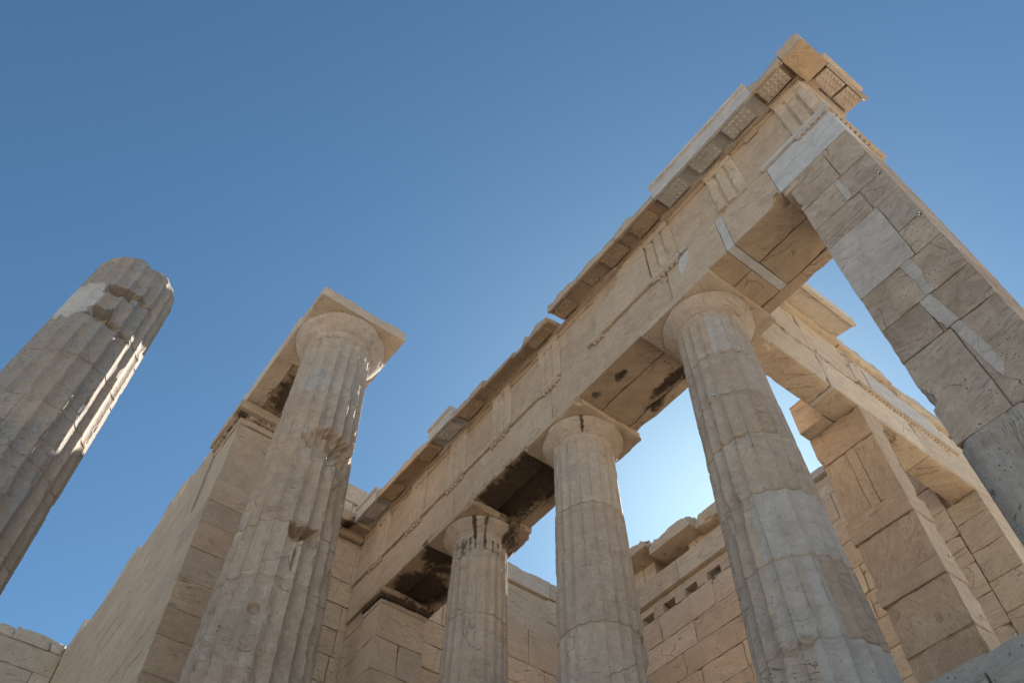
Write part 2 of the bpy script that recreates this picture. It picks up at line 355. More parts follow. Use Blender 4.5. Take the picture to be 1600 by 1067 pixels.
# ================================================================== COLUMNS
def shaft(mb, x, y, z0, z1, R0, rs, joints=(), wear=.012, dmg=(), seg=240, dz=.03, tone=None, seed=1.0, lean=None, ragged=0.0, nfl=20, depth=.052, rough=.0022, chunk=.06, pitz=None, dirtw=.5, jc=.018, spall=1.6):
    zs = list(np.arange(z0, z1, dz)) + [z1]
    for j in joints: zs += [j - .016, j - .006, j, j + .006, j + .016]
    zs = np.array(sorted(set(np.round([q for q in zs if z0 <= q <= z1], 4)))); m = len(zs)
    th = np.linspace(0, 2 * math.pi, seg, endpoint=False)
    TH, ZZ = np.meshgrid(th, zs); TH = TH.ravel(); ZZ = ZZ.ravel()
    Rz = R0 - rs * ZZ
    fl = (TH / (2 * math.pi) * nfl) % 1.0
    dep = 1 - (2 * np.abs(fl - .5)) ** 2          # 0 at arris, 1 in the middle
    P = np.stack([np.cos(TH) * Rz, np.sin(TH) * Rz, ZZ], 1)
    dk = (1 - .65 * sstep(z1 - .35, z1 - .02, ZZ)) if ragged else 1.0
    rr = Rz * (1 - depth * 1.25 * dep * dk)
    # worn arrises: clip the radius
    wv = wear * (.45 + .7 * np.clip(fb(P, 1.1, 3, seed) + .35, 0, 1.4)) + wear * spall * sstep(.12, .26, fb(P * [1, 1, .6], 4.5, 5, seed + 4))
    rr = np.minimum(rr, Rz * (1 - wv))
    # drum joints, chipped
    for j in joints:
        jj = np.abs(ZZ - (j + .0 * TH)); c = np.clip(fb(P, 5, 3, seed + j) + .15, 0, 1)
        rr -= np.where(jj < .0105, .010 + .012 * c, 0) + np.clip(1 - jj / .05, 0, 1) * jc * np.clip(fb(P, 3.5, 3, seed + j * 2) - .05, 0, 1)
    # big lost chunks
    ck = fb(P, .9, 4, seed + 11) * chunk
    rr -= np.clip(ck - .19, 0, .12) * .35 * Rz
    rr += rough * (fb(P, 9, 4, seed + 2) + .6 * fb(P, 24, 2, seed + 6))
    if pitz is not None:
        a = pitz(ZZ, TH); rr -= a * .028 * np.clip(fb(P * [1, 1, .8], 13, 4, seed + 20) * 2.4 - .05, 0, 1)
    stain = np.zeros(len(TH)); pat = np.zeros(len(TH)); new = np.zeros(len(TH)); grey = np.zeros(len(TH))
    for (t0, zc, dt, dzc, dp, k) in dmg:
        a = (np.degrees(TH) - t0 + 180) % 360 - 180
        wob = fb(P, 4.5, 5, seed + t0 * .1) * .7
        q = np.maximum(np.abs(a) / dt, np.abs(ZZ - zc) / dzc) + wob if k == 'box' else np.hypot(a / dt, (ZZ - zc) / dzc) + wob
        w = 1 - sstep(.80, 1.0 if k == 'box' else 1.08, q)
        rr -= w * dp * (1 + .4 * fb(P, 6, 3, seed + 8))
        pat = np.maximum(pat, w * (.22 if k != 'soft' else .1)); rr -= w * (k != 'soft') * .03 * fb(P, 14, 4, seed + 13)
    if tone is not None:
        t = tone(np.degrees((TH + math.pi) % (2 * math.pi) - math.pi), ZZ, P)
        new = np.maximum(new, t.get('new', 0)); grey = np.maximum(grey, t.get('grey', 0)); stain = np.maximum(stain, t.get('stain', 0)); pat = np.maximum(pat, t.get('pat', 0))
    rnd = np.full(len(TH), (seed * .37) % 1)
    js = sorted(joints)
    X = x + rr * np.cos(TH); Y = y + rr * np.sin(TH); Z = ZZ.copy()
    if ragged:
        rr = rr - sstep(z1 - .16, z1, ZZ) ** 2 * .05 * (1 + fb(P, 3, 3, seed)); X = x + rr * np.cos(TH); Y = y + rr * np.sin(TH)
        hol = np.exp(-(((np.degrees(TH) - 8 + 180) % 360 - 180) / 14.0) ** 2); Z = Z - sstep(z1 - .2, z1, ZZ) * .09 * hol
        w = sstep(z1 - ragged, z1, ZZ); Z += w * ragged * .9 * (fb(np.stack([np.cos(TH) * 1.0, np.sin(TH) * 1.0, TH * 0], 1), 1.7, 4, seed) - .15)
    if lean is not None: X = X + lean[0] * (lean[2] - Z); Y = Y + lean[1] * (lean[2] - Z)
    V = np.stack([X, Y, Z], 1); F = []
    for i in range(m - 1):
        for j in range(seg):
            a = i * seg + j; b = i * seg + (j + 1) % seg; F.append((a, b, b + seg, a + seg))
    top = [(m - 1) * seg + j for j in range(seg)]
    V = np.vstack([V, V[top].mean(0)]); c = len(V) - 1
    for j in range(seg): F.append((top[j], top[(j + 1) % seg], c))
    ap = lambda A: np.append(A, A[-1])
    dirt = np.clip(1 - dep * 5.0, 0, 1) * dirtw * (.5 + .9 * (fb(P, 1.1, 3, seed + 31) > -.1))
    # each drum its own random so that veins stop at the joints
    dr = np.zeros(len(TH))
    for j in js: dr += (ZZ > j) * (.173 + .11 * math.sin(j * 9))
    mb.add(V, F, ap((rnd + dr) % 1), ap(new), ap(stain), ap(pat), ap(grey), 0, ap(dirt))
def inpoly(a, z, pts):
    r = np.zeros(len(a), bool); n = len(pts)
    for i in range(n):
        (x1, y1), (x2, y2) = pts[i], pts[(i + 1) % n]
        c = ((y1 > z) != (y2 > z)) & (a < (x2 - x1) * (z - y1) / (y2 - y1 + 1e-12) + x1); r ^= c
    return r

def capital(root, base, x, y, zt, ab, hab, rn, hech, rnd, chipA=.03, new=0.0, bitesA=(), stE=0.0, patA=0.0, stA=0.0, echgrey=0.0):
    mb = MB(); z0 = zt - hab
    re = ab * .478
    zb = z0 - hech; H = hech
    prof = [(rn * .94, zb - .10), (rn * 1.0, zb - .06), (rn * 1.02, zb - .02), (rn * 1.03, zb), (rn * 1.055, zb + .006), (rn * 1.055, zb + .016), (rn * 1.075, zb + .022), (rn * 1.075, zb + .032), (rn * 1.1, zb + .04)]
    r0 = rn * 1.1; zz = zb + .04; Hh = z0 - zz
    for t in np.linspace(.1, 1, 10):
        prof.append((r0 + (re - r0) * (t ** .82), zz + Hh * .80 * t))
    prof += [(re * 1.004, zz + Hh * .88), (re * .998, zz + Hh * .96), (re * .985, z0 - .001)]
    lathe(mb, prof, x, y, 144, rnd, chip=.045, seed=rnd * 9, new=new, stain=stE, grey=echgrey)
    mb.build("echinus", MARC, root, base)
    mb = MB(); blk(mb, x - ab/2, x + ab/2, y - ab/2, y + ab/2, z0, zt - .003, res=.05, chip=chipA, Rr=.07, bites=bitesA, new=new, pat=patA, stain=stA, rnd=rnd)
    mb.build("abacus", MAR, root, base)

R0, RS = .548, .0225
GR = 'doric columns of the colonnade'
def small_col(x, name_label, seed, joints, dmg, tone, bitesA, stE=0.0, patA=0.0, stA=0.0, wear=.012, targets=(), chipA=.03, pitz=None, newcap=0.0):
    base = (x, .555, 0); root = thing("doric_column", base, name_label, "column", GR)
    mb = MB(); shaft(mb, x, .555, 0, 5.50, R0, RS, joints, wear, dmg, tone=tone, seed=seed, pitz=pitz)
    mb.build("shaft", MARC, root, base)
    capital(root, base, x, .555, 5.85, 1.215, .115, R0 - RS * 5.45 - .004, .215, (seed * .31) % 1, chipA, newcap, bitesA, stE, patA, stA)
    for t, z in targets: target(root, base, (x + (R0 - RS*z - .012) * math.cos(R(t)), .555 + (R0 - RS*z - .012) * math.sin(R(t)), z), (math.cos(R(t)), math.sin(R(t)), 0))
def target(root, base, c, n):
    """little black-and-white survey target stuck on the stone"""
    n = np.array(n, float); t = np.cross([0, 0, 1], n); t /= np.linalg.norm(t); u = np.array([0, 0, 1.0]); c = np.array(c) + n * .008; s = .017
    mb = MB()
    for i in (0, 1):
        for j in (0, 1):
            V = []
            for k in (0, .003):
                for a, b in ((0, 0), (1, 0), (1, 1), (0, 1)): V.append(c + t * s * (i - 1 + a) + u * s * (j - 1 + b) + n * k)
            mb.add(V, [(0, 3, 2, 1), (4, 5, 6, 7), (0, 1, 5, 4), (1, 2, 6, 5), (2, 3, 7, 6), (3, 0, 4, 7)], mi=(i + j) % 2)
    mb.build("survey_target", [WHITE, BLACK], root, base)

def tone3(a, z, P):
    w = fb(P, 5, 3, 3) * 3; aa = a + w; zz = z + w * .01
    new = np.zeros(len(a))
    for pts, v in (([(-62, 5.6), (-28, 5.6), (-30, 4.7), (-61, 4.7)], .50), ([(-28, 5.6), (20, 5.6), (20, 3.3), (-10, 2.52), (-10, 3.9), (-30, 4.0)], .26),
                   ([(-77, 2.49), (-10, 2.49), (60, 2.5), (60, 1.75), (-30, 1.72), (-81, 1.73)], .52),
                   ([(-46, 1.72), (-30, 1.70), (-30, .93), (-47, .93)], .5), ([(-84, 1.72), (-46, 1.72), (-47, .93), (-85, .93)], .30),
                   ([(-62, .93), (60, .95), (60, -.1), (-64, -.1)], .48)):
        new = np.maximum(new, inpoly(aa, zz, pts) * v)
    pat = inpoly(aa, zz, [(-30, 1.70), (60, 1.75), (60, .97), (-26, .92), (-32, 1.25)]) * .12
    return dict(new=new, pat=pat)
small_col(0, "fluted column nearest the right-hand pillar, its shaft patched with blue-grey new marble", 3.1, [4.7, 3.95, 3.28, 2.49, 1.72, .93],
          [(-80, 3.28, 24, .03, .02, 'r'), (-100, 2.35, 14, .25, .03, 'soft'), (-75, .93, 14, .05, .035, 'r')], tone3, [], targets=[(-27.8, 4.68), (-82.7, 4.0)], wear=.009, chipA=.015)
def tone2(a, z, P):
    st = np.zeros(len(a)); return dict(stain=st, grey=.2 * sstep(-.1, .3, fb(P, 1.2, 3, 4)))
def ech2(V):
    a = np.degrees(np.arctan2(V[:, 1] - .555, V[:, 0] + 2.51)); return .75 * np.exp(-((a + 42) / 4.0) ** 2) * (V[:, 2] > 5.53)
small_col(-2.51, "fluted column in the middle of the three, a dark hole and streak in its capital", 5.7, [4.25, 2.51, 1.2],
          [(26, 2.5, 26, .05, .03, 'r'), (-90, 3.6, 16, .06, .02, 'r'), (60, 1.9, 30, .5, .03, 'soft')], tone2,
          [((-2.51 + .62, -.08, 5.72), .16, .5), ((-2.51 - .62, -.06, 5.72), .10, .4), ((-2.51 + .66, 1.20, 5.78), .13, .4)], stE=ech2, patA=.25, wear=.016)
def tone1(a, z, P):
    n = fb(np.stack([np.cos(np.radians(a)) * 3, np.sin(np.radians(a)) * 3, z * .25], 1), 3.0, 4, 8)
    return dict(stain=np.clip((z - 4.45) / 1.0, 0, 1) * np.clip(n * 3.0 + .28, 0, .74), pat=.10 * (z > 4.6))
def ech1(V):
    a = np.degrees(np.arctan2(V[:, 1] - .555, V[:, 0] + 5.02))
    return .8 * np.exp(-((a + 45) / 5.) ** 2) + .62 * np.exp(-((a + 25) / 5.) ** 2) + .85 * np.exp(-((a - 22) / 10.) ** 2) + .5 * (a > 30)
def ab1(V): return np.clip(.50 * (V[:, 1] > .45) - .25 * (V[:, 1] > .95) + .0, 0, 1) * (V[:, 0] > -4.6)
small_col(-5.02, "fluted column beside the square wall pillar, black crust running down from its capital", 8.3, [4.1, 2.2],
          [], tone1, [((-5.02 + .66, 1.22, 5.72), .20, .6), ((-5.02 + .7, .75, 5.70), .13, .6)], stE=ech1, patA=.30, stA=ab1, wear=.02, chipA=.05, targets=[(-29.3, 4.74), (-28.6, 3.53)])

# tall corner column with its capital (left of centre)
LX, LY, LT = -6.045, -2.2156, 9.96
LEAN = (.27 * .02, .96 * .02, 9.6)
def toneL(a, z, P):
    w = fb(P, 3, 3, 6) * 4; aa = a + w; zz = z + w * .012
    grey = .55 * inpoly(aa, zz, [(-60, 8.0), (-34, 8.3), (-12, 8.0), (-24, 7.62), (-62, 7.66)]) + .40 * sstep(6.4, 3.2, z) * sstep(-.2, .2, fb(P, 1.1, 4, 2))
    return dict(grey=np.clip(grey + .25 * (z > 8.0) * sstep(-.2, .2, fb(P, 1.4, 3, 1)), 0, 1), new=.35 * inpoly(aa, zz, [(-66, 8.46), (-34, 8.33), (-12, 8.0), (-24, 7.66), (-63, 7.68)]))
base = (LX, LY, 0)
LR = thing("doric_column", base, "tall column with a complete square-topped capital standing clear against the sky", "column", 'tall columns of the west porch')
mb = MB()
shaft(mb, LX, LY, 0, 9.44, .853, .0255, [7.66, 6.45, 4.79, 3.87, 2.3], .012,
      [(-4, 4.66, 18, .15, .26, 'box'), (8, 6.5, 34, .33, .10, 'r'), (38, 6.42, 24, .34, .13, 'r'), (22, 6.72, 30, .07, .10, 'r'), (42, 5.6, 14, .5, .05, 'r'), (-30, 3.35, 5, .06, .05, 'r'), (-5, 4.2, 1.5, .26, .05, 'r'), (-70, 5.9, 26, .5, .03, 'soft'), (-68, 4.9, 12, .4, .035, 'soft')],
      seg=360, dz=.024, tone=toneL, seed=12.3, lean=LEAN, rough=.0045, spall=3.0, jc=.04, dirtw=.6, chunk=.10, depth=.072,
      pitz=lambda z, t: sstep(4.4, 3.0, z) * (.5 + .5 * np.cos(t + 1.4)) + .15 * sstep(7.8, 6.8, z))
mb.build("shaft", MARC, LR, base)
capital(LR, base, LX, LY, LT, 1.788, .27, .853 - .0255 * 9.4 - .004, .30, .41, .03, .10, [((LX - .9, LY + .2, 9.7), .14, .5)], echgrey=.3)

# broken tall column without capital (far left)
BX, BY = -6.045, -5.766
def toneB(a, z, P):
    w = fb(P, 4, 3, 6) * 4; aa = a + w; zz = z + w * .01
    new = .72 * inpoly(aa, zz, [(-95, 7.6), (-31, 7.52), (-22, 7.27), (-29, 6.76), (-42, 6.6), (-95, 6.73)])
    return dict(new=new, grey=np.clip((.70 + .4 * sstep(-.25, .15, fb(P, 1.3, 5, 3))) * (1 - sstep(25, 60, a) * .6), 0, 1))
base = (BX, BY, 0)
root = thing("doric_column", base, "broken column without capital at the far left, dark grey with streaks of sunlight", "column", 'tall columns of the west porch')
mb = MB()
shaft(mb, BX, BY, 0, 8.43, .853, .0255, [6.70, 5.80, 4.84, 4.0, 2.9], .014,
      [(-10, 7.42, 20, .12, .22, 'box'), (14, 7.46, 17, .07, .12, 'box'), (34, 7.47, 16, .03, .05, 'box'), (-14, 6.80, 16, .11, .20, 'box'), (8, 6.66, 18, .08, .12, 'r'), (27, 6.62, 18, .045, .07, 'r')],
      seg=360, dz=.024, tone=toneB, seed=21.9, rough=.004, spall=2.0, ragged=.10, chunk=.12, dirtw=.5)
mb.build("shaft", MARB, root, base)

# ================================================================== ENTABLATURES
ZA, ZT, ZT2, ZF, ZC = 5.85, 6.63, 6.715, 7.82, 7.72
E1 = thing("entablature", (-2.8, .55, ZA), "long sunlit-edged beam, frieze and broken cornice carried by the three columns", "entablature")
E1['label'] = "long marble beam with frieze and broken cornice resting on the three columns"
eb = (-2.8, .55, ZA)
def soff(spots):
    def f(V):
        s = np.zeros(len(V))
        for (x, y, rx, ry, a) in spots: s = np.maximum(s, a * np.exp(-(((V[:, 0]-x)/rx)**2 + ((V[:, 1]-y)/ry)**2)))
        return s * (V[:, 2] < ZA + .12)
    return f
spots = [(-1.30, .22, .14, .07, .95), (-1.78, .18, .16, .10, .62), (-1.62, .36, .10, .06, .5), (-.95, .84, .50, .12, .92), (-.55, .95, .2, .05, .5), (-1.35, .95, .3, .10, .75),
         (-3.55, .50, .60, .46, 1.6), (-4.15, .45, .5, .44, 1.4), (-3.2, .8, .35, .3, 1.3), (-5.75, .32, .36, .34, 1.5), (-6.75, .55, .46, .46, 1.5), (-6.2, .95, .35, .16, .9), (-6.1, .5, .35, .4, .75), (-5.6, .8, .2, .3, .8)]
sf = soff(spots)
def pat_glow_s(V): return np.where(V[:, 2] < ZA + .03, .48, .02) + .10 * (V[:, 0] < -4.5)  # undersides orange-brown: patina plus warm bounced light put into the colour
mb = MB()
# front beams
for (a, b) in ((-8.38, -5.03), (-5.026, -2.5), (-2.496, -.02), (-.016, .905)):
    blk(mb, a, b, 0, .42, ZA, ZT, res=.06, chip=.02, stain=sf, pat=pat_glow_s, bites=[((b, -.05, ZA - .02), .08, .6)] if b < 0 else ())
blk(mb, 1.03, 1.80, 0, .42, ZA, ZT, res=.06, chip=.02, pat=pat_glow_s, bites=[((1.80, .05, ZA - .03), .12, .6)])
blk(mb, .907, 1.027, .004, .95, ZA + .008, ZT, res=.06, chip=.01, new=.85)       # pale filling of the break
blk(mb, 1.803, 2.772, -.003, .42, ZA + .12, ZT, res=.06, chip=.004, new=1.0, wob=.0008, bites=[])
blk(mb, 1.80, 2.77, .01, .42, ZA, ZA + .118, res=.05, chip=.03)
# inner beams
for (a, b) in ((-7.6, -5.0), (-4.996, -2.6), (-2.596, -.05), (-.046, .903), (1.03, 2.76)):
    up = .075 if -5.1 < a < -2.7 else (.045 if a < -5.1 else .004)
    blk(mb, a, b, .428, .93, ZA + up, ZT + .03, res=.05, chip=.05 if up > .01 else .03, Rr=.09, stain=sf, pat=lambda V: np.where(V[:, 2] < ZA + up + .03, .5, .02), wob=.02 if up > .01 else .003)  # inner undersides carry the same painted bounce tint over the patina
for (a, b) in ((-7.6, -5.1), (-5.096, -2.4), (-2.396, .1), (.104, 1.25), (1.254, 2.0)):
    blk(mb, a, b, .935, 1.09, ZA - .002, ZT + .05, res=.07, chip=.04, stain=sf, pat=.34)
blk(mb, -8.38, 2.77, .02, 1.08, ZT, ZF + .15, res=.25, chip=.0)
ar = mb.build("architrave", MAR, E1, eb)
tx = [(-8.38, -6.6, .012), (-6.596, -5.3, .012), (-5.296, -3.9, .02), (-3.896, -2.30, .03), (-1.62, .30, .012), (.304, .42, .02), (1.76, 2.815, .004)]
for a, b, c in tx:
    mb = MB(); blk(mb, a, b, -.042, .03, ZT + .004, ZT2, res=.05, chip=c, Rr=.05, new=.75 if a > 1 else (.5 if a > .3 else .05)); mb.build("taenia", MAR, E1, eb)
mb = MB(); blk(mb, 2.765, 2.815, -.04, 1.05, ZT + .004, ZT2, res=.05, chip=.03, Rr=.04)
mb.build("taenia", MAR, E1, eb)
# regulae with guttae
for k in range(-6, 3):
    xc = k * 1.255 if k < 2 else 2.535
    if k == 1: continue
    gone = {2: (), 0: (0,), -1: (3, 4, 5), -2: (0, 5), -3: (2, 5), -4: (4,), -5: (), -6: (1,)}[k]
    mb = MB(); blk(mb, xc - .25 + (.0 if k != -1 else 0), xc + .25 - (.28 if k == -1 else 0), -.036, .02, ZT - .045, ZT + .006, res=.05, chip=.008 if k > 1 else .02, Rr=.03, new=.5 if k > 1 else 0)
    for g in range(6):
        if g in gone: continue
        peg(mb, (xc - .25 + .042 + g * .083, -.012, ZT - .045), .026, .042, rng.random(), new=.3 if k > 1 else 0)
    mb.build("regula", MAR, E1, eb)
mb = MB(); blk(mb, 2.76, 2.808, .02, .52, ZT - .045, ZT + .006, res=.05, chip=.015, Rr=.03)
for g in range(9): peg(mb, (2.785, .06 + g * .085, ZT - .045), .026, .042, rng.random(), new=.2)
mb.build("regula", MAR, E1, eb)
# frieze
def triglyph(x0, y=0.0, chip=.01, lost=False, zt=7.60, new=0.0):
    mb = MB(); P = [(0, .035), (.03, 0), (.13, 0), (.165, .036), (.20, 0), (.30, 0), (.335, .036), (.37, 0), (.47, 0), (.50, .035), (.50, .12), (0, .12)]
    zs = np.linspace(ZT2 + .002, zt, 16); V = []; F = []; n = len(P)
    for z in zs:
        for a, b in P: V.append((x0 + a, y - .034 + b, z))
    V = np.array(V); fr = V[:, 1] < y + .03
    V[:, 1] += fr * np.clip(fb(V, 5, 4, x0) + .02, 0, 1) * chip * 2.0
    for i in range(len(zs) - 1):
        for j in range(n): a = i*n+j; b = i*n+(j+1) % n; F.append((a, b, b+n, a+n))
    F.append(tuple(range(n))[::-1]); F.append(tuple((len(zs)-1)*n + j for j in range(n)))
    r = rng.random(); mb.add(V, F, r, new, pat=.05)
    blk(mb, x0 + .002, x0 + .498, y - .036, y + .1, zt - .012, ZF - .05, res=.06, chip=chip * 2, Rr=.04, rnd=r, new=new)
    return mb
for k in range(-6, 3):
    if k == -1: continue      # broken away
    xc = k * 1.255 if k < 2 else 2.52
    triglyph(xc - .25, 0, .045 if k in (0, 1, 2) else .022).build("triglyph", MAR, E1, eb)
mb = MB(); edges = [k * 1.255 if k < 2 else 2.52 for k in range(-7, 3)]
for a, b in zip(edges[:-1], edges[1:]):
    x0, x1 = a + .252, b - .252
    if x0 < -8.3: x0 = -8.37
    bt = []
    if -3 < a < -2: x1 = -1.42; bt = [((x1, -.02, 7.80), .16, .5)]
    if -2 < a < -1:
        mm = MB(); blk(mm, -1.415, -.255, -.03, .1, ZT2 + .002, ZF - .06, res=.035, chip=.02, bites=[((-1.46, -.06, 7.86), .62, .25), ((-1.0, -.10, 7.98), .40, .4)]); mm.build('metope', MAR, E1, eb); continue
    if a > 1: bt = [((x0 + .35, 0, 7.7), .12, .5)]
    mm = MB(); pz = rng.random() * .2
    blk(mm, x0, x1, .022, .1, ZT2 + .002, 7.66, res=.06, chip=.015, bites=bt, pat=lambda V: .04 + .12 * sstep(7.3, 7.66, V[:, 2]))
    blk(mm, x0, x1, -.006, .1, 7.665, ZF - .05, res=.06, chip=.03, pat=.25, bites=bt)
    mm.build("metope", MAR, E1, eb)

# cornice pieces
def frX(y0): return lambda s, o, z: np.stack([s, y0 - o, z], 1)
def frW(x0): return lambda s, o, z: np.stack([x0 + o, s, z], 1)
def cprof(out=.40, top=8.0, sima=False, drip=.03):
    p = [(-.55, 7.80), (.0, 7.80), (.05, 7.795), (.055, 7.84), (.075, 7.85), (out - .055, 7.80), (out - .05, 7.715), (out, 7.70), (out, 7.80), (out, 7.90)]
    am = [0, 0, .1, .1, 0, .1, .2, .3, .3, .8]
    if sima: p += [(out, top - .075), (out + .012, top - .072), (out + .012, top - .06), (out + .038, top - .055), (out + .045, top - .01), (out + .04, top)]; am += [.5, .5, .5, .6, .6, .6]
    else: p += [(out, top - .04), (out - .03, top)]; am += [1.6, 2.0]
    p += [(out - .2, top + .03), (-.55, top + .05)]; am += [1.2, 0]
    return p, am
def mutule(xc, fr, out=.40, w=.42, rows=3, cols=6, new=0.0, pat=0.0, lostp=0.0, parent=None, chip=.006, name="mutule"):
    """slab under the soffit with its drops"""
    mb = MB(); r = rng.random()
    o0, o1 = .085, out - .06; z0, z1 = 7.842, 7.788
    def P(s, o, d):
        t = (o - o0) / (o1 - o0); return fr(np.array([s]), np.array([o]), np.array([z0 + (z1 - z0) * t + d]))[0]
    ns, no = 12, 8; V = []; F = []
    for d in (-.066, .03):
        for i in range(ns + 1):
            for j in range(no + 1):
                s = xc - w/2 + w * i / ns; o = o0 + (o1 - o0) * j / no
                V.append(P(s, o, d))
    V = np.array(V); e = np.clip(fb(V, 6, 4, r) - .02, 0, 1) * chip * 3; V[:, 2] += e * (np.arange(len(V)) < (ns+1)*(no+1))
    n1 = (ns+1)*(no+1); q = lambda i, j, k=0: k*n1 + i*(no+1) + j
    for i in range(ns):
        for j in range(no):
            F.append((q(i, j), q(i+1, j), q(i+1, j+1), q(i, j+1)))
    for i in range(ns):
        for j in (0, no): F.append((q(i, j), q(i+1, j), q(i+1, j, 1), q(i, j, 1)))
    for j in range(no):
        for i in (0, ns): F.append((q(i, j), q(i, j+1), q(i, j+1, 1), q(i, j, 1)))
    mb.add(V, F, r, new, 0, pat)
    for a in range(cols):
        for b in range(rows):
            if rng.random() < lostp: continue
            s = xc - w/2 + w * (a + .5) / cols; o = o0 + (o1 - o0) * (b + .5) / rows
            dome(mb, P(s, o, -.066), .019, (0, 0, -1), r, h=.012, new=new, pat=pat * .8)
    return mb.build(name, MAR, parent, eb)
def fillst(a, b, d=.035): return np.linspace(a, b, max(3, int((b - a) / d)))
# (x0, x1, overhang, top, new?, erosion, patina, label)
segs = [(-7.98, -7.22, .40, 8.03, 1, .010, .0, "pale restored cornice block"), (-7.21, -6.35, .395, 7.97, 0, .05, .55, None), (-6.34, -5.45, .385, 7.96, 0, .06, .62, None),
        (-5.44, -4.72, .40, 8.03, 1, .012, .10, "pale restored cornice block"), (-4.71, -3.85, .375, 7.97, 0, .06, .5, None), (-3.84, -3.05, .36, 8.0, 0, .10, .5, None), (-3.04, -2.2, .33, 8.0, 0, .15, .55, None),
        (-2.02, -1.30, .41, 7.99, 0, .06, .55, None), (-1.29, -.45, .405, 7.98, 0, .05, .5, None), (-.44, .37, .40, 7.99, 0, .05, .5, None),
        (.38, 2.26, .40, 8.06, 1, .004, .0, "clean pale restored cornice block"), ]
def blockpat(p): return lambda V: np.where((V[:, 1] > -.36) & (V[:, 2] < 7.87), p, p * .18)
for i, (a, b, ov, top, nw, er, pt, lab) in enumerate(segs):
    p, am = cprof(ov, top, bool(nw)); mb = MB()
    if not nw: st = fillst(a, b)
    else: st = fillst(a, b, .05)
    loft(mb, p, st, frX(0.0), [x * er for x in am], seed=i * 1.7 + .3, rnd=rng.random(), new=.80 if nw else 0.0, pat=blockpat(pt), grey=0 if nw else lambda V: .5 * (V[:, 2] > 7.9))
    o = mb.build("cornice_block", MAR, E1, eb)
    if lab: o['label'] = lab
    for k in range(-13, 4):
        xc = k * .6275
        if xc - .12 > a and xc + .12 < b:
            x0 = max(xc - .21, a + .01); x1 = min(xc + .21, b - .01)
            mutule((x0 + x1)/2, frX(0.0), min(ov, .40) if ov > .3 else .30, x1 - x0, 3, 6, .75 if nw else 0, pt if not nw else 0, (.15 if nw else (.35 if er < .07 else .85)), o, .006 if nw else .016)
# corner block with its bare soffit, and the return on the west side
mb = MB(); p, am = cprof(.40, 8.03, False)
loft(mb, p, fillst(2.262, 2.78), frX(0.0), [x * .045 for x in am], seed=31.3, rnd=.3, pat=blockpat(.62))
blk(mb, 2.782, 3.135, -.40, .10, 7.70, 8.03, res=.05, chip=.035, pat=lambda V: np.where(V[:, 2] < 7.75, .70, .12), bites=[((3.15, -.2, 8.1), .12, .5), ((2.7, -.45, 8.1), .10, .5)])
blk(mb, 2.70, 2.88, .0, .3, 7.78, 7.83, res=.05, chip=.02, pat=.5)
o = mb.build("cornice_block", MAR, E1, eb); o['label'] = "corner cornice block with a bare orange-brown underside"
mutule(2.51, frX(0.0), .40, .40, 3, 6, .3, .05, 0, o)
mb = MB(); p, am = cprof(.37, 8.06, True)
loft(mb, p, fillst(.11, .885, .05), frW(2.77), [x * .004 for x in am], seed=41.3, rnd=.6, new=.35, pat=.05)
o = mb.build("cornice_block", MAR, E1, eb); o['label'] = "pale restored cornice block on the short return"
mutule(.33, frW(2.77), .37, .36, 3, 6, .3, .04, 0, o); mutule(.70, frW(2.77), .37, .30, 3, 4, .3, .04, .3, o)
mb = MB()
for a, b in ((-8.36, -7.3), (-5.6, -4.9), (-3.2, -2.95), (-1.05, -.8), (.2, .33)):
    blk(mb, a, b, -.066, 0, ZF - .048, ZF + .0, res=.05, chip=.03, new=.25)
blk(mb, -8.36, 2.79, -.05, .05, ZF - .046, ZF - .004, res=.06, chip=.035, pat=.3)
mb.build("bed_moulding", MAR, E1, eb)
# west face of the frieze above the pier, broken off behind
mb = MB(); blk(mb, 2.74, 2.785, .03, .60, ZT2, ZF - .03, res=.05, chip=.03)
mb.build("frieze_return", MAR, E1, eb)
# flat repair pieces let into the beam
def patch(pts, y, lab):
    mb = MB(); V = [(a, y, z) for a, z in pts] + [(a, y + .02, z) for a, z in pts]; n = len(pts)
    F = [tuple(range(n)), tuple(range(2*n-1, n-1, -1))] + [(i, i + n, (i+1) % n + n, (i+1) % n) for i in range(n)]
    mb.add(V, F, rng.random(), new=1.0); o = mb.build("repair_piece", MAR, E1, eb); o['label'] = lab
patch([(.24, ZT - .05), (.33, ZT - .01), (.42, ZT - .02), (.36, ZT - .22), (.22, ZT - .42), (.20, ZT - .25)], -.0045, "small pale inset under the frieze band")

